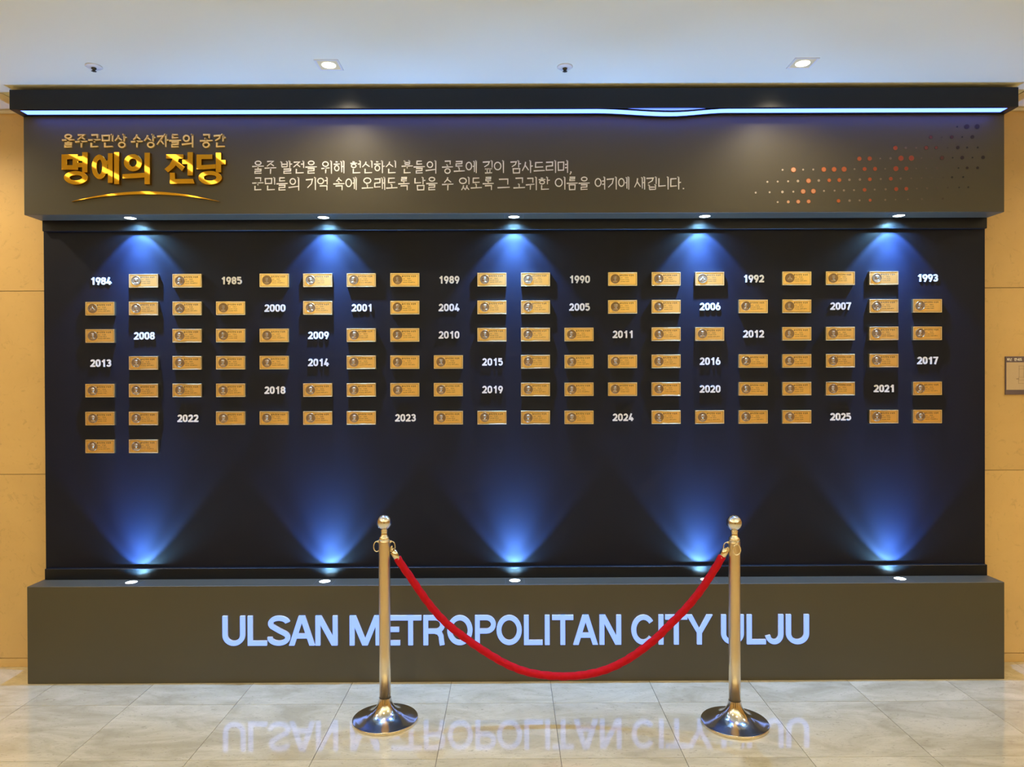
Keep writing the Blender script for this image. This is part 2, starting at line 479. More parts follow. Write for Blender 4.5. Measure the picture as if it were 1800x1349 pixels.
# added linear ceiling lamps, out of view, giving the gold title its streaks
for k, x in enumerate((-5.2, -3.75, -3.42, -3.12, -2.80, -2.50, -2.18, -1.88, 1.88, 2.5, 3.12, 3.75, 5.2)):
    t = empty('added_linear_lamp', (x, 0, ZC), 'added long narrow ceiling lamp, outside the picture', 'ceiling light', 'added linear lamps')
    MB().box(-0.040, 0.040, -5.0, 2.70, -0.006, 0.0, 0.002).build('housing', M['white_plastic'], t)
    MB().box(-0.030, 0.030, -4.98, 2.69, -0.0085, -0.0062).build('diffuser', M['added_line_lamp'], t)

# uplighters added out of view, behind the viewer, to brighten the ceiling
for k, (x, y) in enumerate(((-3.0, -0.9), (0.3, -1.3), (3.4, -0.9))):
    t = empty('added_uplighter', (x, y, 0), 'added slim uplighter brightening the ceiling, outside the picture', 'added lamp', 'added uplighters')
    MB().lathe([(0.14, 0.0), (0.14, 0.012), (0.02, 0.02)], 24).build('foot', M['dark_metal'], t)
    MB().lathe([(0.012, 0.015), (0.012, 1.78)], 12).build('stem', M['dark_metal'], t)
    MB().lathe([(0.012, 1.76), (0.07, 1.78), (0.15, 1.84), (0.16, 1.86), (0.15, 1.86), (0.07, 1.80), (0.012, 1.785)], 24, cap=False).build('bowl', M['white_plastic'], t)
    add_light('added_uplight', 'SPOT', (0, 0, 1.87), UPLIGHT_W, (1.0, 0.86, 0.56), t, rot=(math.pi, 0, 0), spot_size=math.radians(165), spot_blend=0.5, shadow_soft_size=0.08)

# sprinkler heads
for px, py, lab in ((165, 116.5, 'white round sprinkler head at the far left of the ceiling'), (993, 117, 'white round sprinkler head in the middle of the ceiling')):
    c = PZ(px, py, ZC)
    t = empty('sprinkler_head', (c.x, c.y, ZC), lab, 'sprinkler', 'sprinkler heads')
    MB().lathe([(0.036, 0), (0.037, -0.003), (0.033, -0.006), (0.014, -0.008)], 32).build('escutcheon', M['white_plastic'], t)
    MB().lathe([(0.011, -0.007), (0.011, -0.013), (0.006, -0.016), (0.006, -0.022)], 16).build('nozzle', M['dark_metal'], t)
    d = MB()
    for k in range(8):
        a = k * math.pi / 4; ca, sa = math.cos(a), math.sin(a)
        d.quad((0.002 * ca - 0.003 * sa, 0.002 * sa + 0.003 * ca, -0.023), (0.012 * ca - 0.003 * sa, 0.012 * sa + 0.003 * ca, -0.0235),
               (0.012 * ca + 0.003 * sa, 0.012 * sa - 0.003 * ca, -0.0235), (0.002 * ca + 0.003 * sa, 0.002 * sa - 0.003 * ca, -0.023))
    d.lathe([(0.004, -0.0215), (0.004, -0.0245)], 12)
    d.build('deflector', M['dark_metal'], t)

# ------------------------------------------------------------------ the display wall
dw = empty('display_wall', (XC, YF, 0), 'dark built-in hall of honour display with olive grey header box and plinth', 'display wall')
def dwp(mb, name, m):
    mb.v = [(x - XC, y - YF, z) for x, y, z in mb.v]
    return mb.build(name, m, dw)
B = 0.0025
dwp(MB().box(XL, XR, YF, YW, 0.0, Z_PL, B), 'plinth', M['box'])
dwp(MB().box(XL, XR, YF, YW, Z_BB, Z_CB + 0.004, B), 'header_box', M['box'])
dwp(MB().box(PL_X, PR_X, YP, YW, Z_PL, Z_BB, 0.001), 'back_panel', M['panel'])
um = MB(); um.box(ML, MR, YM, YP + 0.004, Z_UM, Z_BB, 0.002)
dwp(um, 'upper_moulding', M['black'])
lm = MB(); lm.box(ML, MR, YM, YP + 0.004, Z_PL, Z_LM, 0.002)
dwp(lm, 'lower_moulding', M['black'])
# cornice: hollow shell
cn = MB()
cn.box(XL, XR, YC, YC + 0.012, Z_CB, Z_CT, 0.0015)
cn.box(XL, XL + 0.035, YC + 0.012, YW, Z_CB, Z_CT)
cn.box(XR - 0.035, XR, YC + 0.012, YW, Z_CB, Z_CT)
cn.box(XL + 0.03, XR - 0.03, YC + 0.010, YW, Z_CT - 0.012, Z_CT - 0.0003)
cn.box(XL + 0.03, XR - 0.03, YF, YF + 0.02, Z_CB, Z_CT - 0.01)
dwp(cn, 'cornice', M['black'])
# the light strip with its sagging stretch
sx0 = P(1100, 192, 3.56).x; sxm = P(1182, 192, 3.56).x; sx1 = P(1275, 192, 3.56).x
def sag(x):
    if x < sx0 - 0.15 or x > sx1 + 0.02: return 0.0
    if x < sxm: u = (x - (sx0 - 0.15)) / (sxm - sx0 + 0.15)
    else: u = (sx1 + 0.02 - x) / (sx1 + 0.02 - sxm)
    return 0.0165 * (3 * u * u - 2 * u ** 3)
def sagbar(x0, x1, y0, y1, z0, z1):
    m = MB(); n = 120; xs = [x0 + (x1 - x0) * i / n for i in range(n + 1)]
    for i, x in enumerate(xs):
        s = sag(x); m.v += [(x, y0, z0 - s), (x, y1, z0 - s), (x, y1, z1 - s), (x, y0, z1 - s)]
    for i in range(n):
        a = 4 * i
        for k in range(4):
            k2 = (k + 1) % 4
            m.f.append((a + k, a + 4 + k, a + 4 + k2, a + k2)); m.sm.append(False)
    m.f.append((0, 1, 2, 3)); m.sm.append(False); a = 4 * n; m.f.append((a + 3, a + 2, a + 1, a)); m.sm.append(False)
    return m
S0 = XL + 0.042; S1 = XR - 0.042
dwp(sagbar(S0, S1, YC + 0.0165, YC + 0.072, Z_CB + 0.0005, Z_CB + 0.004), 'light_strip', M['strip'])
fr = sagbar(XL + 0.036, XR - 0.036, YC + 0.0125, YC + 0.0165, Z_CB - 0.0005, Z_CB + 0.007)
f2 = sagbar(XL + 0.036, XR - 0.036, YC + 0.072, YF - 0.0015, Z_CB - 0.0005, Z_CB + 0.007)
o = len(fr.v); fr.v += f2.v; fr.f += [tuple(i + o for i in f) for f in f2.f]; fr.sm += f2.sm
fr.box(XL + 0.036, S0, YC + 0.0165, YC + 0.072, Z_CB - 0.0005, Z_CB + 0.007)
fr.box(S1, XR - 0.036, YC + 0.0165, YC + 0.072, Z_CB - 0.0005, Z_CB + 0.007)
dwp(fr, 'strip_frame', M['black'])
dwp(MB().box(S0, S1, YC + 0.0125, YF - 0.001, Z_CB + 0.011, Z_CB + 0.013), 'added_strip_liner', M['white_plastic'])  # white liner added to brighten the gap above the sagging strip

# ------------------------------------------------------------------ ten blue spotlights
lens_me = MB().lathe([(0.0285, 0.0), (0.0285, 0.0025), (0.024, 0.004), (0.001, 0.0045)], 28).mesh('lens', M['lens'])
fix_me = MB().box(-0.047, 0.047, -0.044, 0.044, 0.0, 0.0012, 0.0004).mesh('trim_plate', M['box'])
gap = MB()
for (x0, x1, y0, y1) in ((-0.049, -0.047, -0.046, 0.046), (0.047, 0.049, -0.046, 0.046), (-0.047, 0.047, -0.046, -0.044), (-0.047, 0.047, 0.044, 0.046)):
    gap.box(x0, x1, y0, y1, 0.0, 0.0006)
gap_me = gap.mesh('gap_shadow', M['fixture'])
ring_me = MB().lathe([(0.0305, 0.0), (0.0305, 0.003), (0.0285, 0.003), (0.0285, 0.0)], 28, cap=False).mesh('lens_ring', M['fixture'])
SY = 3.704
order = ('leftmost', 'second from left', 'middle', 'second from right', 'rightmost')
for up in (0, 1):
    pos = ((229, 383.5), (568.5, 384.5), (903.5, 384.3), (1239, 381.5), (1580, 378)) if not up else ((231, 1024), (571, 1020.5), (905, 1018), (1241, 1017), (1582, 1019.5))
    for k, (px, py) in enumerate(pos):
        x = P(px, py, SY).x
        z = Z_PL if up else Z_BB
        lab = ('%s lit spotlight set in the top of the plinth' if up else '%s lit spotlight under the olive grey header box') % order[k]
        t = empty('spotlight', (x, SY, z), lab, 'spotlight', 'spotlights in the plinth top' if up else 'spotlights under the header box', rot=(0, 0, 0) if up else (math.pi, 0, 0))
        link('trim_plate', fix_me, t); link('gap', gap_me, t); link('lens', lens_me, t, (0, 0, 0.001)); link('lens_ring', ring_me, t, (0, 0, 0.001))
        # the beams: a crisp wide cone and a soft narrow one, both leaving the lens
        sgn = -1 if not up else 1
        for nm, size, blend, pw, tilt, col_ in (('wide_beam', 86, 0.30, 3.1, 15, (0.14, 0.37, 1.0)), ('narrow_beam', 60, 1.0, 4.2, 12, (0.14, 0.37, 1.0)),
                                                  ('spill', 140, 0.5, 0.42, 12, (0.28, 0.66, 1.0))):
            # local +z leaves the surface; spots point along local -z, so turn them over
            add_light(nm, 'SPOT', (0, 0, 0.0075), SPOT_W * pw * (0.8 if up else 1.0), col_, t,
                      rot=(math.pi - math.radians(tilt) * (1 if up else -1), 0, 0), spot_size=math.radians(size), spot_blend=blend, shadow_soft_size=0.012)

# ------------------------------------------------------------------ Hangul strokes (unit box, y down)
def circ(cx=.5, cy=.5, rx=.5, ry=.5, n=14):
    return ('o', [(cx + rx * math.cos(2 * math.pi * i / n), cy + ry * math.sin(2 * math.pi * i / n)) for i in range(n)])
JC = {
    'ㄱ': [[(0, .1), (.98, .06), (.97, 1)]], 'ㄴ': [[(.08, 0), (.06, .88), (1, .82)]],
    'ㄷ': [[(.02, .08), (.95, .04)], [(.08, .08), (.06, .9), (1, .84)]],
    'ㄹ': [[(.02, .05), (.92, .02), (.9, .44), (.06, .50), (.05, .94), (1, .90)]],
    'ㅁ': [('o', [(.06, .05), (.94, .02), (.90, .93), (.10, .96)])],
    'ㅂ': [[(.08, 0), (.10, .95)], [(.92, -.04), (.90, .95)], [(.08, .46), (.9, .44)], [(.1, .94), (.9, .92)]],
    'ㅅ': [[(.52, 0), (.42, .42), (.0, 1)], [(.44, .38), (1, .94)]],
    'ㅆ': [[(.28, 0), (.22, .42), (.0, 1)], [(.24, .4), (.5, .9)], [(.74, 0), (.68, .42), (.48, 1)], [(.7, .4), (1, .94)]],
    'ㅇ': [circ()], 'ㅈ': [[(.04, .08), (.94, .02), (.52, .45), (0, 1)], [(.5, .46), (1, .95)]],
    'ㅍ': [[(0, .08), (1, .03)], [(0, .95), (1, .90)], [(.3, .08), (.33, .92)], [(.7, .05), (.67, .9)]],
    'ㅎ': [[(.32, -.02), (.66, .0)], [(.02, .26), (.98, .22)], circ(.5, .70, .34, .30)],
    'ㄲ': [[(0, .1), (.42, .07), (.40, 1)], [(.52, .1), (.98, .06), (.96, 1)]],
    'ㅌ': [[(.02, .08), (.95, .04)], [(.08, .08), (.06, .9), (1, .84)], [(.08, .5), (.9, .47)]],
}
JV = dict(JC)                                   # initial beside an upright vowel
JV['ㄱ'] = [[(.0, .12), (.92, .05), (.78, .55), (.22, 1)]]
JV['ㄲ'] = [[(.0, .12), (.42, .07), (.34, .55), (.06, 1)], [(.5, .12), (.96, .05), (.86, .55), (.55, 1)]]
VV = {'ㅏ': (.30, [[(.3, 0), (.3, 1)], [(.3, .46), (1.0, .42)]]), 'ㅓ': (.30, [[(.75, 0), (.75, 1)], [(.0, .45), (.75, .43)]]),
      'ㅕ': (.30, [[(.75, 0), (.75, 1)], [(.0, .32), (.75, .30)], [(.0, .58), (.75, .56)]]),
      'ㅐ': (.34, [[(.25, .05), (.25, .92)], [(.85, 0), (.85, 1)], [(.25, .46), (.85, .44)]]),
      'ㅔ': (.34, [[(.45, .05), (.45, .92)], [(.95, 0), (.95, 1)], [(.0, .46), (.45, .44)]]),
      'ㅣ': (.22, [[(.6, 0), (.6, 1)]]), 'ㅑ': (.3, [[(.3, 0), (.3, 1)], [(.3, .32), (1, .3)], [(.3, .58), (1, .56)]])}
CHO = 'ㄱㄲㄴㄷㄸㄹㅁㅂㅃㅅㅆㅇㅈㅉㅊㅋㅌㅍㅎ'
JUNG = 'ㅏㅐㅑㅒㅓㅔㅕㅖㅗㅘㅙㅚㅛㅜㅝㅞㅟㅠㅡㅢㅣ'
JONG = [''] + list('ㄱㄲ') + ['ㄳ', 'ㄴ', 'ㄵ', 'ㄶ', 'ㄷ', 'ㄹ', 'ㄺ', 'ㄻ', 'ㄼ', 'ㄽ', 'ㄾ', 'ㄿ', 'ㅀ', 'ㅁ', 'ㅂ', 'ㅄ', 'ㅅ', 'ㅆ', 'ㅇ', 'ㅈ', 'ㅊ', 'ㅋ', 'ㅌ', 'ㅍ', 'ㅎ']


def strokes(ch):
    """list of (closed, points) in the unit square, y down"""
    out = []
    def put(js, x0, y0, x1, y1, upright=False):
        for st in js:
            cl = isinstance(st, tuple); pts = st[1] if cl else st
            out.append((cl, [(x0 + (x1 - x0) * a, y0 + (y1 - y0) * b) for a, b in pts]))
    if ch == ',': return [(False, [(.12, .88), (.14, .98), (.04, 1.12)])]
    if ch == '.': return [(False, [(.06, .93), (.18, .93)])]
    k = ord(ch) - 0xAC00; c = CHO[k // 588]; v = JUNG[(k % 588) // 28]; f = JONG[k % 28]
    if v in VV:
        wv, vs = VV[v]; h = .56 if f else 1.0
        lx = 1 - wv - .06
        if c == 'ㅇ': put(JV[c], .06, .12 if not f else .06, lx - .04, (.74 if not f else .5))
        elif c == 'ㅎ': put(JV[c], .02, .08, lx, .80 if not f else .54)
        else: put(JV[c], .04, .10 if not f else .06, lx - .02, .82 if not f else .50)
        put(vs, 1 - wv, 0 if f else 0, 1.0, h if f else 1.0)
        if f:
            if f == 'ㅇ': put(JC[f], .34, .63, .86, 1.02)
            else: put(JC[f], .24, .64, .92, 1.02)
    elif v in 'ㅗㅜㅡㅛ':
        if f:
            put(JC[c], .26, .0, .76, .30 if c != 'ㅎ' else .34)
            if v == 'ㅡ': put([[(0, .5), (1, .47)]], 0, 0, 1, 1); fy = .60
            elif v == 'ㅜ': put([[(0, .44), (1, .41)], [(.5, .43), (.5, .62)]], 0, 0, 1, 1); fy = .66
            else: put([[(0, .52), (1, .49)], [(.5, .32), (.5, .5)]], 0, 0, 1, 1); fy = .64
            if f == 'ㅇ': put(JC[f], .26, fy, .74, 1.02)
            else: put(JC[f], .2, fy, .8, 1.02)
        else:
            if v == 'ㅜ': put(JC[c], .2, .0, .8, .42); put([[(0, .58), (1, .54)], [(.52, .57), (.5, 1.04)]], 0, 0, 1, 1)
            elif v == 'ㅡ': put(JC[c], .12, .12, .86, .58); put([[(0, .84), (1, .80)]], 0, 0, 1, 1)
            else: put(JC[c], .18, .04, .8, .46); put([[(0, .86), (1, .82)], [(.5, .55), (.5, .84)]], 0, 0, 1, 1)
    else:                                       # ㅟ ㅢ ㅘ
        put([[(.9, 0), (.9, 1.04)]], 0, 0, 1, 1)
        if v == 'ㅟ': put(JC[c], .12, .06, .62, .44); put([[(0, .62), (.74, .56)], [(.4, .6), (.38, 1.0)]], 0, 0, 1, 1)
        elif v == 'ㅢ': put(JC[c], .14, .08, .62, .54); put([[(0, .80), (.86, .70)]], 0, 0, 1, 1)
    return out


def hangul(ch, wd, ht, t, d, taper=0.75, serif=True):
    """mesh builder: glyph wd x ht metres, origin at its lower left corner, facing -y"""
    m = MB()
    for cl, pts in strokes(ch):
        q = [(x * wd, (1 - y) * ht) for x, y in pts]
        if cl: m.ribbon(q, t * .92, d, True)
        else:
            m.ribbon(q, t * 1.12, d, False, t * taper)
            if serif and len(q) == 2 and abs(q[0][0] - q[1][0]) < abs(q[0][1] - q[1][1]) * .3:
                x, z = q[0]; m.ribbon([(x - t * 1.0, z + t * .25), (x + t * .35, z - t * .7)], t * .9, d, False, t * .8)
    return m


def text_words(name, words, py0, py1, slope, Y, t, d, material, label, cat, group=None, gapf=0.93, hs=1.0):
    """words: (text, x_left_px, x_right_px); a thing whose children are the single letters"""
    x0 = words[0][1]
    base = P(x0, py1, Y)
    root = empty(name, base, label, cat, group)
    for txt, a, b in words:
        body = [c for c in txt if c not in ',.']
        punct = [c for c in txt if c in ',.']
        bw = b - a - (7 if punct else 0)
        adv = bw / (len(body) - (1 - gapf)) if len(body) > 1 else bw / gapf
        for i, c in enumerate(body):
            xa = a + i * adv; dy = slope * (xa - x0)
            lo = P(xa, py1 + dy, Y); hi = P(xa + adv * gapf, py0 + dy, Y)
            hangul(c, hi.x - lo.x, hi.z - lo.z, t, d).build('letter', material, root, (lo.x - base.x, 0, lo.z - base.z))
        if punct:
            xa = b - 5; dy = slope * (xa - x0); lo = P(xa, py1 + dy, Y)
            hh = P(xa, py0 + dy, Y).z - lo.z
            hangul(punct[0], hh * .9, hh, t, d).build('punctuation_mark', material, root, (lo.x - base.x, 0, lo.z - base.z))
    return root


YL = YF - 0.0002
text_words('printed_lettering', [('울주', 443.5, 485.5), ('발전을', 493.5, 557), ('위해', 565, 605.5), ('헌신하신', 615.5, 697), ('분들의', 706, 768),
           ('공로에', 777, 837.5), ('깊이', 848, 886.5), ('감사드리며,', 896.5, 1006)], 283.5, 305, -0.0016, YL, 0.0060, 0.0015, M['white'],
           'upper of the two lines of thin white lettering on the header box', 'lettering')
text_words('printed_lettering', [('군민들의', 443.5, 527), ('기억', 537, 576.5), ('속에', 586, 626.5), ('오래도록', 636, 720), ('남을', 728, 769), ('수', 777, 797),
           ('있도록', 806.5, 868), ('그', 874.5, 896), ('고귀한', 902.5, 966.5), ('이름을', 975, 1036.5), ('여기에', 1045, 1105.5), ('새깁니다.', 1114.5, 1204)],
           312.5, 334.5, -0.0016, YL, 0.0060, 0.0015, M['white'], 'lower of the two lines of thin white lettering on the header box', 'lettering')
text_words('gold_lettering', [('울주군민상', 110.5, 224), ('수상자들의', 231.5, 341.5), ('공간', 352.5, 397.5)], 237.5, 259.5, -0.001, YL, 0.0080, 0.008, M['gold_soft'],
           'small gold lettering above the big gold title, on the header box', 'lettering')

# ------------------------------------------------------------------ the big gold title
tbase = P(110, 330, YL)
title = empty('title_lettering', tbase, 'big polished gold title lettering at the left of the header box', 'lettering')
def tz(x, y):
    p = P(90 + x / 5.4545, 220 + y / 5.4545, YL); return (p.x - tbase.x, p.z - tbase.z)
def tpoly(m, pts, d=0.020): m.prism([tz(*p) for p in pts], d, 0, 0.0018)
def trect(m, x0, y0, x1, y1, d=0.020): tpoly(m, [(x0, y1), (x1, y1), (x1, y0), (x0, y0)], d)
def tring(m, cx, cy, rx, ry, hx, hy, d=0.020, n=40):
    o = [tz(cx + rx * math.cos(a), cy - ry * math.sin(a)) for a in [2 * math.pi * i / n for i in range(n)]]
    i_ = [tz(cx + hx * math.cos(a), cy - hy * math.sin(a)) for a in [2 * math.pi * i / n for i in range(n)]]
    m.ring(o, i_, d, 0.0018)
m = MB()
m.ring([tz(120, 440), tz(278, 440), tz(278, 290), tz(120, 290)], [tz(172, 393), tz(226, 393), tz(226, 340), tz(172, 340)], 0.020, 0.0018)
trect(m, 276, 309, 320, 358, .0198); trect(m, 276, 370, 320, 417, .0198); trect(m, 318, 270, 371, 466)
tring(m, 257, 514, 115, 66, 58, 23); m.build('letter', M['gold'], title)
m = MB(); tring(m, 482, 411, 75, 118, 25, 69); tpoly(m, [(525, 362), (565, 345), (565, 390), (530, 396)], .0198)
tpoly(m, [(525, 424), (565, 428), (565, 475), (535, 480)], .0198); trect(m, 563, 280, 611, 566); trect(m, 622, 270, 673, 578); m.build('letter', M['gold'], title)
m = MB(); tring(m, 802, 370, 88, 83, 35, 36); tpoly(m, [(700, 480), (800, 474), (915, 466), (915, 514), (800, 522), (704, 524)], .0198); trect(m, 912, 275, 966, 579); m.build('letter', M['gold'], title)
m = MB(); trect(m, 1118, 290, 1286, 335)
tpoly(m, [(1178, 333), (1242, 333), (1228, 380), (1190, 425), (1138, 467), (1100, 433), (1150, 390), (1172, 352)], .0198)
tpoly(m, [(1205, 392), (1236, 362), (1300, 412), (1272, 456)], .0196)
trect(m, 1272, 340, 1326, 386, .0198); trect(m, 1322, 270, 1376, 496)
tpoly(m, [(1154, 466), (1204, 466), (1206, 526), (1378, 524), (1393, 572), (1160, 575), (1154, 568)]); m.build('letter', M['gold'], title)
m = MB(); tpoly(m, [(1408, 436), (1408, 292), (1562, 292), (1562, 338), (1458, 340), (1458, 394), (1592, 385), (1592, 430), (1480, 438)])
trect(m, 1592, 275, 1645, 466); trect(m, 1643, 344, 1688, 390, .0198); tring(m, 1537, 514, 113, 67, 58, 26); m.build('letter', M['gold'], title)
# the arc below it
m = MB(); n = 36
xs = [207 + (1620 - 207) * i / n for i in range(n + 1)]
def arc(x, top):
    u = (x - 915) / 707
    c = 737 - 97 * (1 - abs(u) ** 1.9)
    th = 27 * (1 - abs(u) ** 1.5) + 1.5
    return c if top else c + th
for i in range(n):
    a, b = xs[i], xs[i + 1]
    m.prism([tz(a, arc(a, 0)), tz(b, arc(b, 0)), tz(b, arc(b, 1)), tz(a, arc(a, 1))], 0.010)
ab = P(128, 355, YL)
m.v = [(x + tbase.x - ab.x, y, z + tbase.z - ab.z) for x, y, z in m.v]
tag(m.build('arc_ornament', M['gold'], None, ab), 'slim gold arc below the big gold title', 'ornament')

# ------------------------------------------------------------------ dot pattern
dots = [
 (82, 1440, [(1377, 5), (1438, 16), (1503, 16)]), (148, 1340, [(1210, 12), (1280, 4), (1343, 12), (1409, 5), (1473, 12)]),
 (215.5, 1240, [(986, 14), (1051, 8), (1117, 7), (1181, 14), (1244, 11), (1317, 4), (1381, 11), (1440, 6), (1507, 6)]),
 (281, 1150, [(758, 14), (823, 14), (890, 5), (955, 8), (1021, 17), (1087, 17), (1151, 5), (1217, 6), (1281, 14), (1348, 5), (1409, 12), (1474, 5), (1541, 12)]),
 (349, 900, [(272, 6), (341, 17), (402, 6), (466, 6), (533, 16), (598, 16), (661, 17), (727, 6), (791, 13), (857, 13), (921, 5), (989, 16), (1055, 13), (1118, 4), (1181, 5), (1250, 8), (1385, 5), (1440, 9), (1506, 9)]),
 (416, 800, [(176, 6), (241, 6), (307, 6), (369, 8), (436, 16), (501, 8), (567, 12), (631, 13), (695, 8), (761, 8), (824, 12), (893, 7), (957, 12), (1019, 7), (1086, 5), (1152, 5), (1217, 5), (1287, 4), (1344, 7), (1415, 6)]),
 (482, 800, [(102, 6), (190, 6), (271, 8), (340, 6), (402, 16), (467, 16), (534, 6), (601, 6), (660, 7), (724, 6), (791, 12), (855, 6), (924, 7), (991, 13), (1055, 12), (1122, 5), (1186, 7), (1251, 7), (1317, 6), (1389, 5), (1447, 6)]),
 (549, 760, [(241, 6), (308, 9), (371, 13), (437, 13), (626, 12), (696, 8), (759, 6), (826, 9), (922, 6), (987, 4), (1065, 5), (1153, 7), (1218, 5), (1285, 7)])]
slopes = [-.004, -.008, -.006, -.0105, -.0105, -.0245, -.0255, -.0205]
big = [(300, (214, 172, 136)), (560, (195, 110, 62)), (700, (180, 88, 40)), (1000, (165, 66, 38)), (1110, (150, 60, 40)), (1250, (100, 50, 40)), (1380, (62, 36, 32)), (1450, (38, 24, 24)), (1600, (24, 20, 18))]
small = [(100, (205, 196, 182)), (340, (195, 178, 155)), (700, (140, 122, 104)), (1000, (118, 98, 82)), (1200, (92, 78, 66)), (1300, (60, 48, 42)), (1360, (28, 22, 20)), (1600, (20, 17, 15))]
def ramp(tb, x):
    for (a, ca), (b, cb) in zip(tb, tb[1:]):
        if x <= b:
            u = max(0, (x - a) / (b - a)); return [p + (q - p) * u for p, q in zip(ca, cb)]
    return tb[-1][1]
dm = {}
def dotmat(x, r):
    key = (int(x // 60), r >= 9)
    if key not in dm:
        c = ramp(big if r >= 9 else small, x)
        dm[key] = mat('dot_paint', srgb(*c)[:3], 0.5)
    return dm[key]
rimm = mat('dot_rim_paint', srgb(150, 80, 34)[:3], 0.5)
rimd = mat('dot_rim_dark', srgb(52, 42, 36)[:3], 0.5)
dbase = P(1520, 290, YL)
dp = empty('dot_pattern', dbase, 'pattern of cream to dark red dots fading to the right of the header box', 'dot pattern')
for (y0, xr, row), sl in zip(dots, slopes):
    for x, r in row:
        yy = y0 + sl * (x - xr)
        p = P(1300 + x / 3.6, 200 + yy / 3.6, YL)
        rr = max(r, 4.5) / 3.6 * YF / F
        m = MB(); me_m = dotmat(x, r)
        n = 20 if r > 9 else 12
        if r >= 11:
            m.ring(ell(0, 0, rr, rr, n), ell(0, 0, rr * .82, rr * .82, n), 0.0012)
            k = len(m.f)
            m.prism(ell(0, 0, rr * .82, rr * .82, n), 0.0008)
            me = m.mesh('dot', [me_m, rimm if x < 1180 else rimd])
            for i, pl in enumerate(me.polygons): pl.material_index = 1 if i < k else 0
        else:
            m.prism(ell(0, 0, rr, rr, n), 0.0010); me = m.mesh('dot', me_m)
        link('dot', me, dp, (p.x - dbase.x, 0, p.z - dbase.z))

# ------------------------------------------------------------------ illuminated sign on the plinth
def glyph(c, w_, h, t):
    """latin capitals as strokes: returns ribbons and polygons in metres, z up"""
    rb, pl = [], []; a = t / 2
    def L(*p): rb.append((list(p), False))
    if c == 'U': L((a, h), (a, h * .36), *ell(w_ / 2, h * .36, w_ / 2 - a, h * .36 - a + .0003, 16, 180, 360), (w_ - a, h))
    elif c == 'J': L((w_ - a, h), (w_ - a, h * .34), *[(x, z) for x, z in ell(w_ / 2, h * .34, w_ / 2 - a, h * .34 - a, 14, 0, -170)])
    elif c == 'L': L((a, h), (a, 0)); L((a, a), (w_, a))
    elif c == 'I': L((w_ / 2, h), (w_ / 2, 0))
    elif c == 'T': L((0, h - a), (w_, h - a)); L((w_ / 2, h), (w_ / 2, 0))
    elif c == 'E': L((a, h), (a, 0)); L((a, h - a), (w_, h - a)); L((a, a), (w_ , a)); L((a, h * .53), (w_ * .94, h * .53))
    elif c == 'O': rb.append((ell(w_ / 2, h / 2, w_ / 2 - a, h / 2 - a, 36), True))
    elif c == 'C': L(*ell(w_ / 2, h / 2, w_ / 2 - a, h / 2 - a, 30, 38, 322))
    elif c == 'S':
        r1 = h * .25
        L(*ell(w_ * .5, h * .745, w_ * .40, h * .255 - a, 12, 10, 90), *ell(w_ * .5, h * .745, w_ * .5 - a * 1.3, h * .255 - a, 12, 100, 215),
          (w_ * .5, h * .51), *ell(w_ * .5, h * .27, w_ * .5 - a, h * .27 - a, 12, 40, -90), *ell(w_ * .5, h * .27, w_ * .5 - a, h * .27 - a, 9, -100, -185))
    elif c in 'PR':
        L((a, h), (a, 0)); top = h - a; mid = h * .47; r = (top - mid) / 2; xx = w_ - a - r * 1.05 - (0.0 if c == 'P' else w_ * .03)
        L((a, top), (xx, top), *ell(xx, (top + mid) / 2, r * 1.05, r, 14, 85, -85), (xx, mid), (a, mid))
        if c == 'R': L((xx - r * .1, mid), (xx + r * .55, mid - r * .22), (xx + r * .82, mid - r * .75), (xx + r * .90, h * .12), (xx + r * 1.0, 0))
    tt = t * 1.12
    if c == 'A':
        pl += [[(0, 0), (tt, 0), (w_ / 2 + tt * .42, h), (w_ / 2 - tt * .58, h)], [(w_ - tt, 0), (w_, 0), (w_ / 2 + tt * .58, h), (w_ / 2 - tt * .42, h)]]
        L((w_ * .2, h * .32), (w_ * .8, h * .32))
    if c == 'N':
        L((a, h), (a, 0)); L((w_ - a, h), (w_ - a, 0)); pl.append([(0.001, h), (tt * 1.1, h), (w_ - .001, 0), (w_ - tt * 1.1, 0)])
    if c == 'M':
        L((a, h), (a, 0)); L((w_ - a, h), (w_ - a, 0))
        pl += [[(0.001, h), (tt * 1.15, h), (w_ / 2 + tt * .5, 0), (w_ / 2 - tt * .5, 0)], [(w_ - .001, h), (w_ - tt * 1.15, h), (w_ / 2 - tt * .5, 0), (w_ / 2 + tt * .5, 0)]]
    if c == 'Y':
        L((w_ / 2, h * .42), (w_ / 2, 0))
        pl += [[(0, h), (tt * 1.1, h), (w_ / 2 + tt * .45, h * .38), (w_ / 2 - tt * .45, h * .38)], [(w_, h), (w_ - tt * 1.1, h), (w_ / 2 - tt * .45, h * .38), (w_ / 2 + tt * .45, h * .38)]]
    return rb, pl


def glyph_mesh(rb, pl, t, d, dmat, smat=None):
    m = MB()
    for i, (pts, cl) in enumerate(rb): m.ribbon(pts, t, d - 0.00005 * i, cl)
    for i, p in enumerate(pl): m.prism(p, d - 0.00007 - 0.00005 * i)
    me = m.mesh('letter', [dmat, smat] if smat else dmat)
    if smat:
        for p in me.polygons: p.material_index = 0 if p.normal.y < -0.9 else 1
    return me


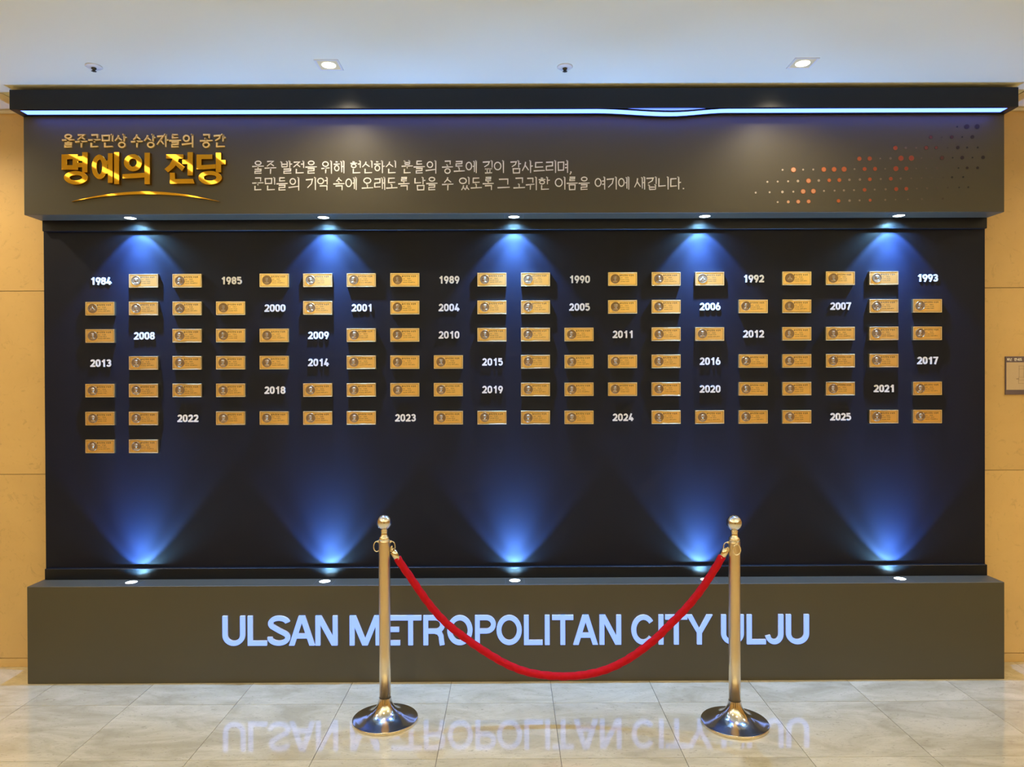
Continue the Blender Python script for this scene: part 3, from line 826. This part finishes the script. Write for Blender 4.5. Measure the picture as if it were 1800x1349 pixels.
LET = [('U', 392.6, 431.6), ('L', 436.8, 470), ('S', 471.3, 510.7), ('A', 509, 554), ('N', 555.5, 594), ('M', 615.5, 669), ('E', 676.5, 703.6), ('T', 703.4, 741),
       ('R', 744.7, 783.5), ('O', 786.5, 830.6), ('P', 835.2, 871.5), ('O', 873, 917), ('L', 921, 953.5), ('I', 957.4, 966.2), ('T', 970.5, 1007.5), ('A', 1007.3, 1050.6),
       ('N', 1053.6, 1091.3), ('C', 1109.4, 1151.6), ('I', 1157, 1165.6), ('T', 1169, 1207.3), ('Y', 1205.6, 1251.6), ('U', 1267, 1306.3), ('L', 1312, 1345), ('J', 1344.2, 1375.7), ('U', 1380.8, 1420.6)]
sb = P(392, 1135, YL)
sign = empty('illuminated_sign', sb, 'row of glowing pale blue capitals on the front of the plinth', 'sign')
for c, a, b in LET:
    dy = -3.0 * (a - 392) / 1030
    lo = P(a, 1134.6 + dy, YL); hi = P(b, 1082.4 + dy, YL); t = 0.0245
    rb, pl = glyph(c, hi.x - lo.x, hi.z - lo.z, t)
    link('letter', glyph_mesh(rb, pl, t, 0.012, M['sign'], M['sign_side']), sign, (lo.x - sb.x, 0, lo.z - sb.z))

# ------------------------------------------------------------------ numerals and plaques
def digit(c, W, H, t):
    a = t / 2; X = lambda u: a + (W - t) * u; Z = lambda v: a + (H - t) * v
    E = lambda cx, cz, rx, rz, a0, a1, n=10: ell(X(cx), Z(cz), (W - t) * rx, (H - t) * rz, n, a0, a1)
    o = []
    if c == '0': o = [(E(.5, .68, .5, .32, 0, 180, 8) + E(.5, .32, .5, .32, 180, 360, 8), True)]
    elif c == '1': o = [([(X(.72), H), (X(.72), 0)], False), ([(X(.72), H - a * 1.2), (X(.12), Z(.74))], False)]
    elif c == '2': o = [(E(.5, .70, .48, .30, 165, -25, 12) + [(X(.80), Z(.45)), (X(.05), Z(.0))], False), ([(0, a), (W, a)], False)]
    elif c == '3': o = [(E(.46, .76, .46, .24, 160, -90, 12), False), (E(.46, .27, .52, .27, 90, -160, 12), False), ([(X(.35), Z(.52)), (X(.55), Z(.52))], False)]
    elif c == '4': o = [([(X(.62), H), (X(.02), Z(.22))], False), ([(0, Z(.20)), (W, Z(.20))], False), ([(X(.74), Z(.5)), (X(.74), 0)], False)]
    elif c == '5': o = [([(X(.95), H - a), (X(.08), H - a), (X(.05), Z(.5))], False), (E(.48, .32, .52, .32, 125, -150, 14), False)]
    elif c == '6': o = [(ell(X(.5), Z(.31), (W - t) * .5, (H - t) * .31, 18), True), ([(X(.03), Z(.36)), (X(.12), Z(.58)), (X(.60), H)], False)]
    elif c == '9': o = [(ell(X(.5), Z(.69), (W - t) * .5, (H - t) * .31, 18), True), ([(X(.97), Z(.64)), (X(.88), Z(.42)), (X(.40), 0)], False)]
    elif c == '7': o = [([(0, H - a), (W, H - a)], False), ([(X(.96), H - a), (X(.30), 0)], False)]
    elif c == '8': o = [(ell(X(.5), Z(.76), (W - t) * .44, (H - t) * .24, 16), True), (ell(X(.5), Z(.26), (W - t) * .5, (H - t) * .26, 16), True)]
    return o


pxm = YP / F
DW, DH, DT = 8.4 * pxm, 13.2 * pxm, 2.7 * pxm
dig_me = {c: glyph_mesh(digit(c, DW, DH, DT), [], DT, 0.006, M['numeral']) for c in '0123456789'}
for me in dig_me.values(): me.name = 'digit'

PW, PH, PD = 51.0 * pxm * 0.995, 23.6 * pxm * 0.995, 0.016       # plaque size
rimw = 0.0042
rim_me = MB()
rim_me.ring([(-PW / 2, -PH / 2), (PW / 2, -PH / 2), (PW / 2, PH / 2), (-PW / 2, PH / 2)], [(-PW / 2 + rimw, -PH / 2 + rimw), (PW / 2 - rimw, -PH / 2 + rimw), (PW / 2 - rimw, PH / 2 - rimw), (-PW / 2 + rimw, PH / 2 - rimw)], PD, 0.0006)
rim_me = rim_me.mesh('rim', M['brass_rim'])
plate_me = MB().prism([(-PW / 2 + rimw, -PH / 2 + rimw), (PW / 2 - rimw, -PH / 2 + rimw), (PW / 2 - rimw, PH / 2 - rimw), (-PW / 2 + rimw, PH / 2 - rimw)], PD - 0.0016).mesh('plate', M['brass'])
line_me = MB()
li = rimw + 0.0010; lw = 0.0012
line_me.ring([(-PW / 2 + li, -PH / 2 + li), (PW / 2 - li, -PH / 2 + li), (PW / 2 - li, PH / 2 - li), (-PW / 2 + li, PH / 2 - li)],
             [(-PW / 2 + li + lw, -PH / 2 + li + lw), (PW / 2 - li - lw, -PH / 2 + li + lw), (PW / 2 - li - lw, PH / 2 - li - lw), (-PW / 2 + li + lw, PH / 2 - li - lw)], 0.0004)
line_me = line_me.mesh('border_line', M['engrave'])
MR_ = 0.0245
med = MB()
def dome(m, cx, cz, rx, rz, y0, hgt, n=12, k=3):
    b = len(m.v)
    for j in range(k):
        a = math.pi / 2 * j / k
        m.v += [(cx + rx * math.cos(a) * math.cos(2 * math.pi * i / n), y0 - hgt * math.sin(a), cz + rz * math.cos(a) * math.sin(2 * math.pi * i / n)) for i in range(n)]
    m.v.append((cx, y0 - hgt, cz)); top = len(m.v) - 1
    for j in range(k - 1):
        for i in range(n):
            i2 = (i + 1) % n; m.f.append((b + j * n + i, b + j * n + i2, b + (j + 1) * n + i2, b + (j + 1) * n + i)); m.sm.append(True)
    for i in range(n): m.f.append((b + (k - 1) * n + i, b + (k - 1) * n + (i + 1) % n, top)); m.sm.append(True)
med.prism(ell(0, 0, MR_, MR_, 28), 0.0028)
med.ring(ell(0, 0, MR_, MR_, 28), ell(0, 0, MR_ * .88, MR_ * .88, 28), 0.0042, 0.0006)
med_me = med.mesh('medal', M['bronze'])
rel = []
for v in range(3):                             # three portrait busts
    m = MB(); s = MR_; ox = (-.06, .05, 0)[v] * s
    dome(m, ox, -.72 * s + .12 * s, .52 * s, .26 * s, -0.0028, 0.0016)          # shoulders
    dome(m, ox, -.30 * s, .16 * s, .20 * s, -0.0028, 0.0022, 8, 2)              # neck
    dome(m, ox, .10 * s, (.31, .34, .29)[v] * s, .43 * s, -0.0028, 0.0042, 14, 4)   # head
    dome(m, ox, (.36, .30, .38)[v] * s, (.35, .44, .36)[v] * s, (.24, .34, .2)[v] * s, -0.0030, 0.0040, 12, 3)   # hair
    dome(m, ox, .03 * s, .06 * s, .11 * s, -0.0062, 0.0012, 6, 2)              # nose
    for q in (-1, 1): dome(m, ox + q * .31 * s, .06 * s, .06 * s, .1 * s, -0.0030, 0.0018, 6, 2)   # ears
    rel.append(m.mesh('portrait_relief', M['bronze_hi']))
m = MB(); s = MR_                              # mountain like emblem
def pyr(cx, z0, hw, h, d):
    b = len(m.v); m.v.extend([(cx - hw, -.0028, z0), (cx + hw, -.0028, z0), (cx, -.0028, z0 + h), (cx, -.0028 - d, z0 + h * .4)])
    m.f.extend([(b, b + 1, b + 3), (b + 1, b + 2, b + 3), (b + 2, b, b + 3)]); m.sm.extend([False] * 3)
pyr(0, -.2 * s, .34 * s, .75 * s, .003); pyr(-.34 * s, -.42 * s, .32 * s, .5 * s, .0025); pyr(.34 * s, -.42 * s, .32 * s, .5 * s, .0025)
dome(m, 0, .50 * s, .10 * s, .10 * s, -.0028, .0018, 8, 2)
m.ribbon(ell(0, -.05 * s, .62 * s, .55 * s, 12, -150, -30), .0022, .0045)
rel.append(m.mesh('emblem_relief', M['bronze_hi']))
# inscriptions: a bold heading and three rows of small strokes, in four layouts
ins = []
for v in range(4):
    m = MB(); rs = random.Random(40 + v)
    x = -PW / 2 + 0.061
    for i, c in enumerate('울주군민상 수상자'):
        if c != ' ':
            g_ = hangul(c, 0.0068, 0.0078, 0.0013, 0.0004, 1.0, False); o = len(m.v)
            m.v += [(a + x, b, cc + PH / 2 - 0.0205) for a, b, cc in g_.v]; m.f += [tuple(q + o for q in f) for f in g_.f]; m.sm += g_.sm
        x += 0.0090 if c != ' ' else 0.0040
    for r in range(3):
        z = PH / 2 - 0.0315 - r * 0.0098
        for (x0, cnt) in ((0.066, 2 + (r > 0) * 2), (0.094 - 0.004 * (r == 0), 3 + (r == 2) * rs.choice((0, 1, 3)))):
            for i in range(cnt):
                xx = -PW / 2 + x0 + i * 0.0062
                # each mark: a few tiny strokes
                hh = 0.0046 if x0 > .08 else 0.0032
                for q in range(3):
                    if rs.random() < .5: m.ribbon([(xx, z + hh * (.2 + .3 * q)), (xx + .0046, z + hh * (.2 + .3 * q))], .0008, .0004)
                    else: m.ribbon([(xx + .0022 * q, z), (xx + .0022 * q, z + hh)], .0008, .0004)
    ins.append(m.mesh('inscription', M['engrave']))

ROWS = ['1984 P P 1985 P P P P 1989 P P 1990 P P T 1992 T P P 1993', 'T P T P 2000 P 2001 P 2004 P P 2005 P P 2006 P P 2007 P P',
        'P 2008 P P P 2009 P P 2010 P P P 2011 P P 2012 P P P P', '2013 P P P P 2014 P P P 2015 P P P P 2016 P P P P 2017',
        'P P P P 2018 P P P P 2019 P P P P 2020 P P P 2021 P', 'P P 2022 P P P P 2023 P P P P 2024 P P P P 2025 P P', 'P P']
rown = ['top', 'second', 'third', 'fourth', 'fifth', 'sixth', 'lowest']
YROW = [(494.5, 489.0), (543, 538), (591, 586.3), (638.7, 634), (687, 683), (736, 732.5), (785, 781)]
place = 'first second third fourth fifth sixth seventh eighth ninth tenth eleventh twelfth thirteenth fourteenth fifteenth sixteenth seventeenth eighteenth nineteenth twentieth'.split()
for r, row in enumerate(ROWS):
    toks = row.split(); year = None; cnt = 0
    for k, tk in enumerate(toks):
        px = 178 + 76.42 * k
        yl, yr = YROW[r]
        py = yl + (yr - yl) * k / 19
        if len(tk) == 4:
            year = tk; cnt = 0
            c = P(px, py, YP)
            t = empty('year_numerals', (c.x, YP, c.z), 'white numerals reading %s, %s place from the left in the %s row' % (tk, place[k], rown[r]), 'numerals', 'white year numerals')
            for i, ch in enumerate(tk):
                link('digit', dig_me[ch], t, ((i - 2) * 9.35 * pxm + 0.45 * pxm, 0, -DH / 2))
        else:
            px -= 1.0
            c = P(px, py, YP - 0.008)
            if tk == 'T': lab = 'brass plaque with triangular mountain emblem, %s place from the left in the %s row' % (place[k], rown[r])
            elif year: lab = 'brass portrait plaque after numerals %s, %s place from the left in the %s row' % (year, place[k], rown[r])
            else: lab = 'brass plaque with round portrait medal, %s place from the left in the %s row' % (place[k], rown[r])
            cnt += 1
            t = empty('wall_plaque', (c.x, YP, c.z), lab, 'plaque', 'brass wall plaques', rot=(random.uniform(-.006, .006), random.uniform(-.006, .006), random.uniform(-.006, .006)))
            link('plate', plate_me, t); link('rim', rim_me, t)
            link('border_line', line_me, t, (0, -(PD - 0.0016), 0))
            md = link('medal', med_me, t, (-PW / 2 + 0.0385 + random.uniform(-.001, .001), -(PD - 0.0016), 0.001 + random.uniform(-.0012, .0012)))
            link('emblem_relief' if tk == 'T' else 'portrait_relief', rel[3] if tk == 'T' else rel[random.randrange(3)], md)
            link('inscription', ins[random.randrange(4)], t, (0, -(PD - 0.0016), 0))

# ------------------------------------------------------------------ evacuation plan at the right
pc = P(1766, 694, YW)
hgt = P(1766, 627, YW).z - pc.z; wid = hgt * 1.42
t = empty('evacuation_plan', (pc.x, YW, pc.z), 'mauve framed evacuation plan on the stone wall at the right edge', 'sign')
MB().box(0, wid, -0.006, 0.0, 0, hgt, 0.0012).build('board', M['plan_frame'], t)
MB().box(0.005, wid - 0.005, -0.0072, -0.006, hgt * .125, hgt * .845).build('sheet', M['plan_sheet'], t)
m = MB()
for i, c in enumerate('피난 안내도'):
    if c == ' ': continue
    g_ = hangul(c, 0.0125, 0.0145, 0.0024, 0.0006, 1.0, False); o = len(m.v)
    m.v += [(a + 0.008 + i * 0.0150 - (0.005 if i > 2 else 0), b, cc + hgt * .885) for a, b, cc in g_.v]; m.f += [tuple(q + o for q in f) for f in g_.f]; m.sm += g_.sm
m.build('heading', M['white'], t, (0, -0.006, 0))
m = MB()
def ln(x0, z0, x1, z1, w_=.0012): m.ribbon([(x0 * wid, z0 * hgt), (x1 * wid, z1 * hgt)], w_, .0005)
for z in (.29, .38, .45, .67, .75): ln(.235 if z < .6 else .24, z, .9, z)
for x, a, b in ((.24, .29, .45), (.25, .45, .75), (.33, .45, .75), (.45, .29, .75), (.62, .29, .67), (.78, .45, .75), (.9, .29, .75)): ln(x, a, x, b)
for x, z in ((.2, .41), (.38, .56), (.42, .68), (.55, .5), (.7, .36)): ln(x, z, x + .05, z, .004)
for k in range(8): ln(.36 + k * .05, .2, .39 + k * .05, .2, .005)
m.build('plan_drawing', M['plan_line'], t, (0, -0.0072, 0))

# ------------------------------------------------------------------ stanchions
def stanchion(bx, by, lab, ring_dirs):
    t = empty('stanchion', (bx, by, 0), lab, 'stanchion post', 'polished stanchion posts')
    base = [(0.146, 0.0), (0.148, 0.002), (0.148, 0.010), (0.1465, 0.012)]
    prof = [(0.142, 0.0135), (0.128, 0.0165), (0.108, 0.0215), (0.088, 0.028), (0.070, 0.0365), (0.056, 0.0465), (0.045, 0.058), (0.037, 0.071), (0.0315, 0.085), (0.0285, 0.098), (0.0272, 0.105)]
    MB().lathe(base, 72).build('base_rim', M['steel_gold'], t)
    MB().lathe([(0.1465, 0.012)] + prof, 72, cap=False).build('base', M['steel'], t)
    MB().lathe([(0.0258, 0.100), (0.0258, 0.30), (0.0258, 0.55), (0.0258, 0.812), (0.0255, 0.824)], 32).build('pole', M['steel_pole'], t)
    MB().lathe([(0.0262, 0.822), (0.0262, 0.832), (0.024, 0.838), (0.0175, 0.843), (0.0155, 0.850), (0.0155, 0.862), (0.0175, 0.868), (0.014, 0.872)], 32).build('collar', M['steel_gold'], t)
    ball = [(0.035 * math.sin(math.pi * i / 20) + 0.0003, 0.904 - 0.035 * math.cos(math.pi * i / 20)) for i in range(21)]
    MB().lathe(ball, 36).build('ball_finial', M['steel'], t)
    for (dx_, dy_) in ring_dirs:
        # a ring hanging from a small lug on the pole
        m = MB(); px_ = dx_ * 0.031; py_ = dy_ * 0.031
        if abs(dx_) > .5:
            pts = [(px_ + dx_ * 0.004 + 0.0185 * math.cos(a) * .75 * (1), 0.0, 0.805 + 0.023 * math.sin(a) - 0.012) for a in [2 * math.pi * i / 22 for i in range(22)]]
            m.tube(pts, 0.0028, 8, True, up=Vector((0, 1, 0)))
        else:
            pts = [(0.0165 * math.cos(a), py_ - 0.004, 0.805 + 0.023 * math.sin(a) - 0.014) for a in [2 * math.pi * i / 22 for i in range(22)]]
            m.tube(pts, 0.0028, 8, True, up=Vector((0, 1, 0)))
        m.build('hanging_ring', M['steel_gold'], t)
        m = MB(); m.tube([(dx_ * 0.022, dy_ * 0.022, 0.816), (dx_ * 0.034, dy_ * 0.034, 0.816)], 0.0055, 10)
        m.build('lug', M['steel_gold'], t)
    return t


b1 = PZ(677.0, 1267.5, 0); b1 = Vector((P(677.2, 1267, 3.236).x, 3.236)); b2 = Vector((P(1291.5, 1275, 3.187).x, 3.187))
print('posts', b1, b2)
stanchion(b1.x, b1.y, 'shiny steel stanchion post with ball top, left end of the rope', ((-1, 0), (1, 0)))
stanchion(b2.x, b2.y, 'shiny steel stanchion post with ball top, right end of the rope', ((-1, 0), (0, -1)))

# ------------------------------------------------------------------ red rope
path = [(698.5, 981), (703, 989), (721.6, 1015.6), (753, 1060.7), (784, 1095.5), (822.5, 1125.5), (857, 1149), (895.4, 1170.5), (935, 1184), (984, 1189.5), (1030, 1186.5), (1070, 1176),
        (1110, 1155.5), (1150, 1125.5), (1171, 1105), (1202, 1074), (1226.5, 1045), (1247, 1015.6), (1266.4, 984.3), (1269.5, 978)]
def ry(px): return b1.y + (b2.y - b1.y) * (px - 677) / (1291 - 677)
ctrl = [P(x, y, ry(x)) for x, y in path]
pts = []
for i in range(len(ctrl) - 1):
    p0 = ctrl[max(i - 1, 0)]; p1 = ctrl[i]; p2 = ctrl[i + 1]; p3 = ctrl[min(i + 2, len(ctrl) - 1)]
    nn = max(2, int((p2 - p1).length / 0.008))
    for k in range(nn):
        u = k / nn
        pts.append(0.5 * ((2 * p1) + (-p0 + p2) * u + (2 * p0 - 5 * p1 + 4 * p2 - p3) * u * u + (-p0 + 3 * p1 - 3 * p2 + p3) * u ** 3))
pts.append(ctrl[-1])
for _ in range(6):                             # smooth the traced line
    pts = [pts[0]] + [(pts[i - 1] + pts[i] * 2 + pts[i + 1]) / 4 for i in range(1, len(pts) - 1)] + [pts[-1]]
ro = empty('velvet_rope', pts[len(pts) // 2].copy(), 'red velvet rope sagging between the two steel posts', 'rope')
off = ro.location
LEN = sum((pts[i + 1] - pts[i]).length for i in range(len(pts) - 1))
def rf(u, th):                                 # four strands twisted under the velvet
    a = th + u * LEN * 42
    return 0.0178 * (0.86 + 0.14 * abs(math.cos(a * 1.5)) ** .7) + 0.0004 * math.sin(u * 190)
m = MB(); m.tube([p - off for p in pts], 0.018, 24, False, rf, up=Vector((0, 1, 0))); m.build('velvet_cover', M['velvet'], ro)
for s in (0, 1):
    e = pts[0] if s == 0 else pts[-1]; q = pts[4] if s == 0 else pts[-5]
    dr = (e - q).normalized()
    m = MB(); cap = [e - dr * 0.010, e + dr * 0.020, e + dr * 0.034, e + dr * 0.036, e + dr * 0.040]
    rr = [0.0165, 0.0165, 0.0165, 0.012, 0.006]
    m.tube([p - off for p in cap], 0.0165, 20, False, lambda u, th: rr[min(4, int(u * 4 + .5))], up=Vector((0, 1, 0)))
    m.build('end_cap', M['steel_gold'], ro)
    hook_top = Vector((b1.x + 0.036, b1.y - 0.006, 0.792)) if s == 0 else Vector((b2.x - 0.034, b2.y - 0.010, 0.792))
    st = e + dr * 0.038
    side = Vector((-dr.z, 0, dr.x)) * (1 if s == 0 else -1)
    hp = [st, st + dr * .008 + side * .004, st.lerp(hook_top, .45) + side * .007, st.lerp(hook_top, .75) + side * .005, hook_top + Vector((0, 0, .004)),
          hook_top + Vector((.006 * (1 if s else -1), 0, -.004)), hook_top + Vector((.004 * (1 if s else -1), 0, -.014)), st.lerp(hook_top, .5) - side * .006]
    sm = []
    for i in range(len(hp) - 1):
        p0 = hp[max(i - 1, 0)]; p1 = hp[i]; p2 = hp[i + 1]; p3 = hp[min(i + 2, len(hp) - 1)]
        for k in range(5):
            u = k / 5
            sm.append(0.5 * ((2 * p1) + (-p0 + p2) * u + (2 * p0 - 5 * p1 + 4 * p2 - p3) * u * u + (-p0 + 3 * p1 - 3 * p2 + p3) * u ** 3))
    sm.append(hp[-1])
    m = MB(); m.tube([p - off for p in sm], 0.0030, 8, up=Vector((0, 1, 0))); m.build('hook', M['steel_gold'], ro)

print('objects', len(bpy.data.objects), 'tris', sum(len(o.data.polygons) for o in bpy.data.objects if o.type == 'MESH'))
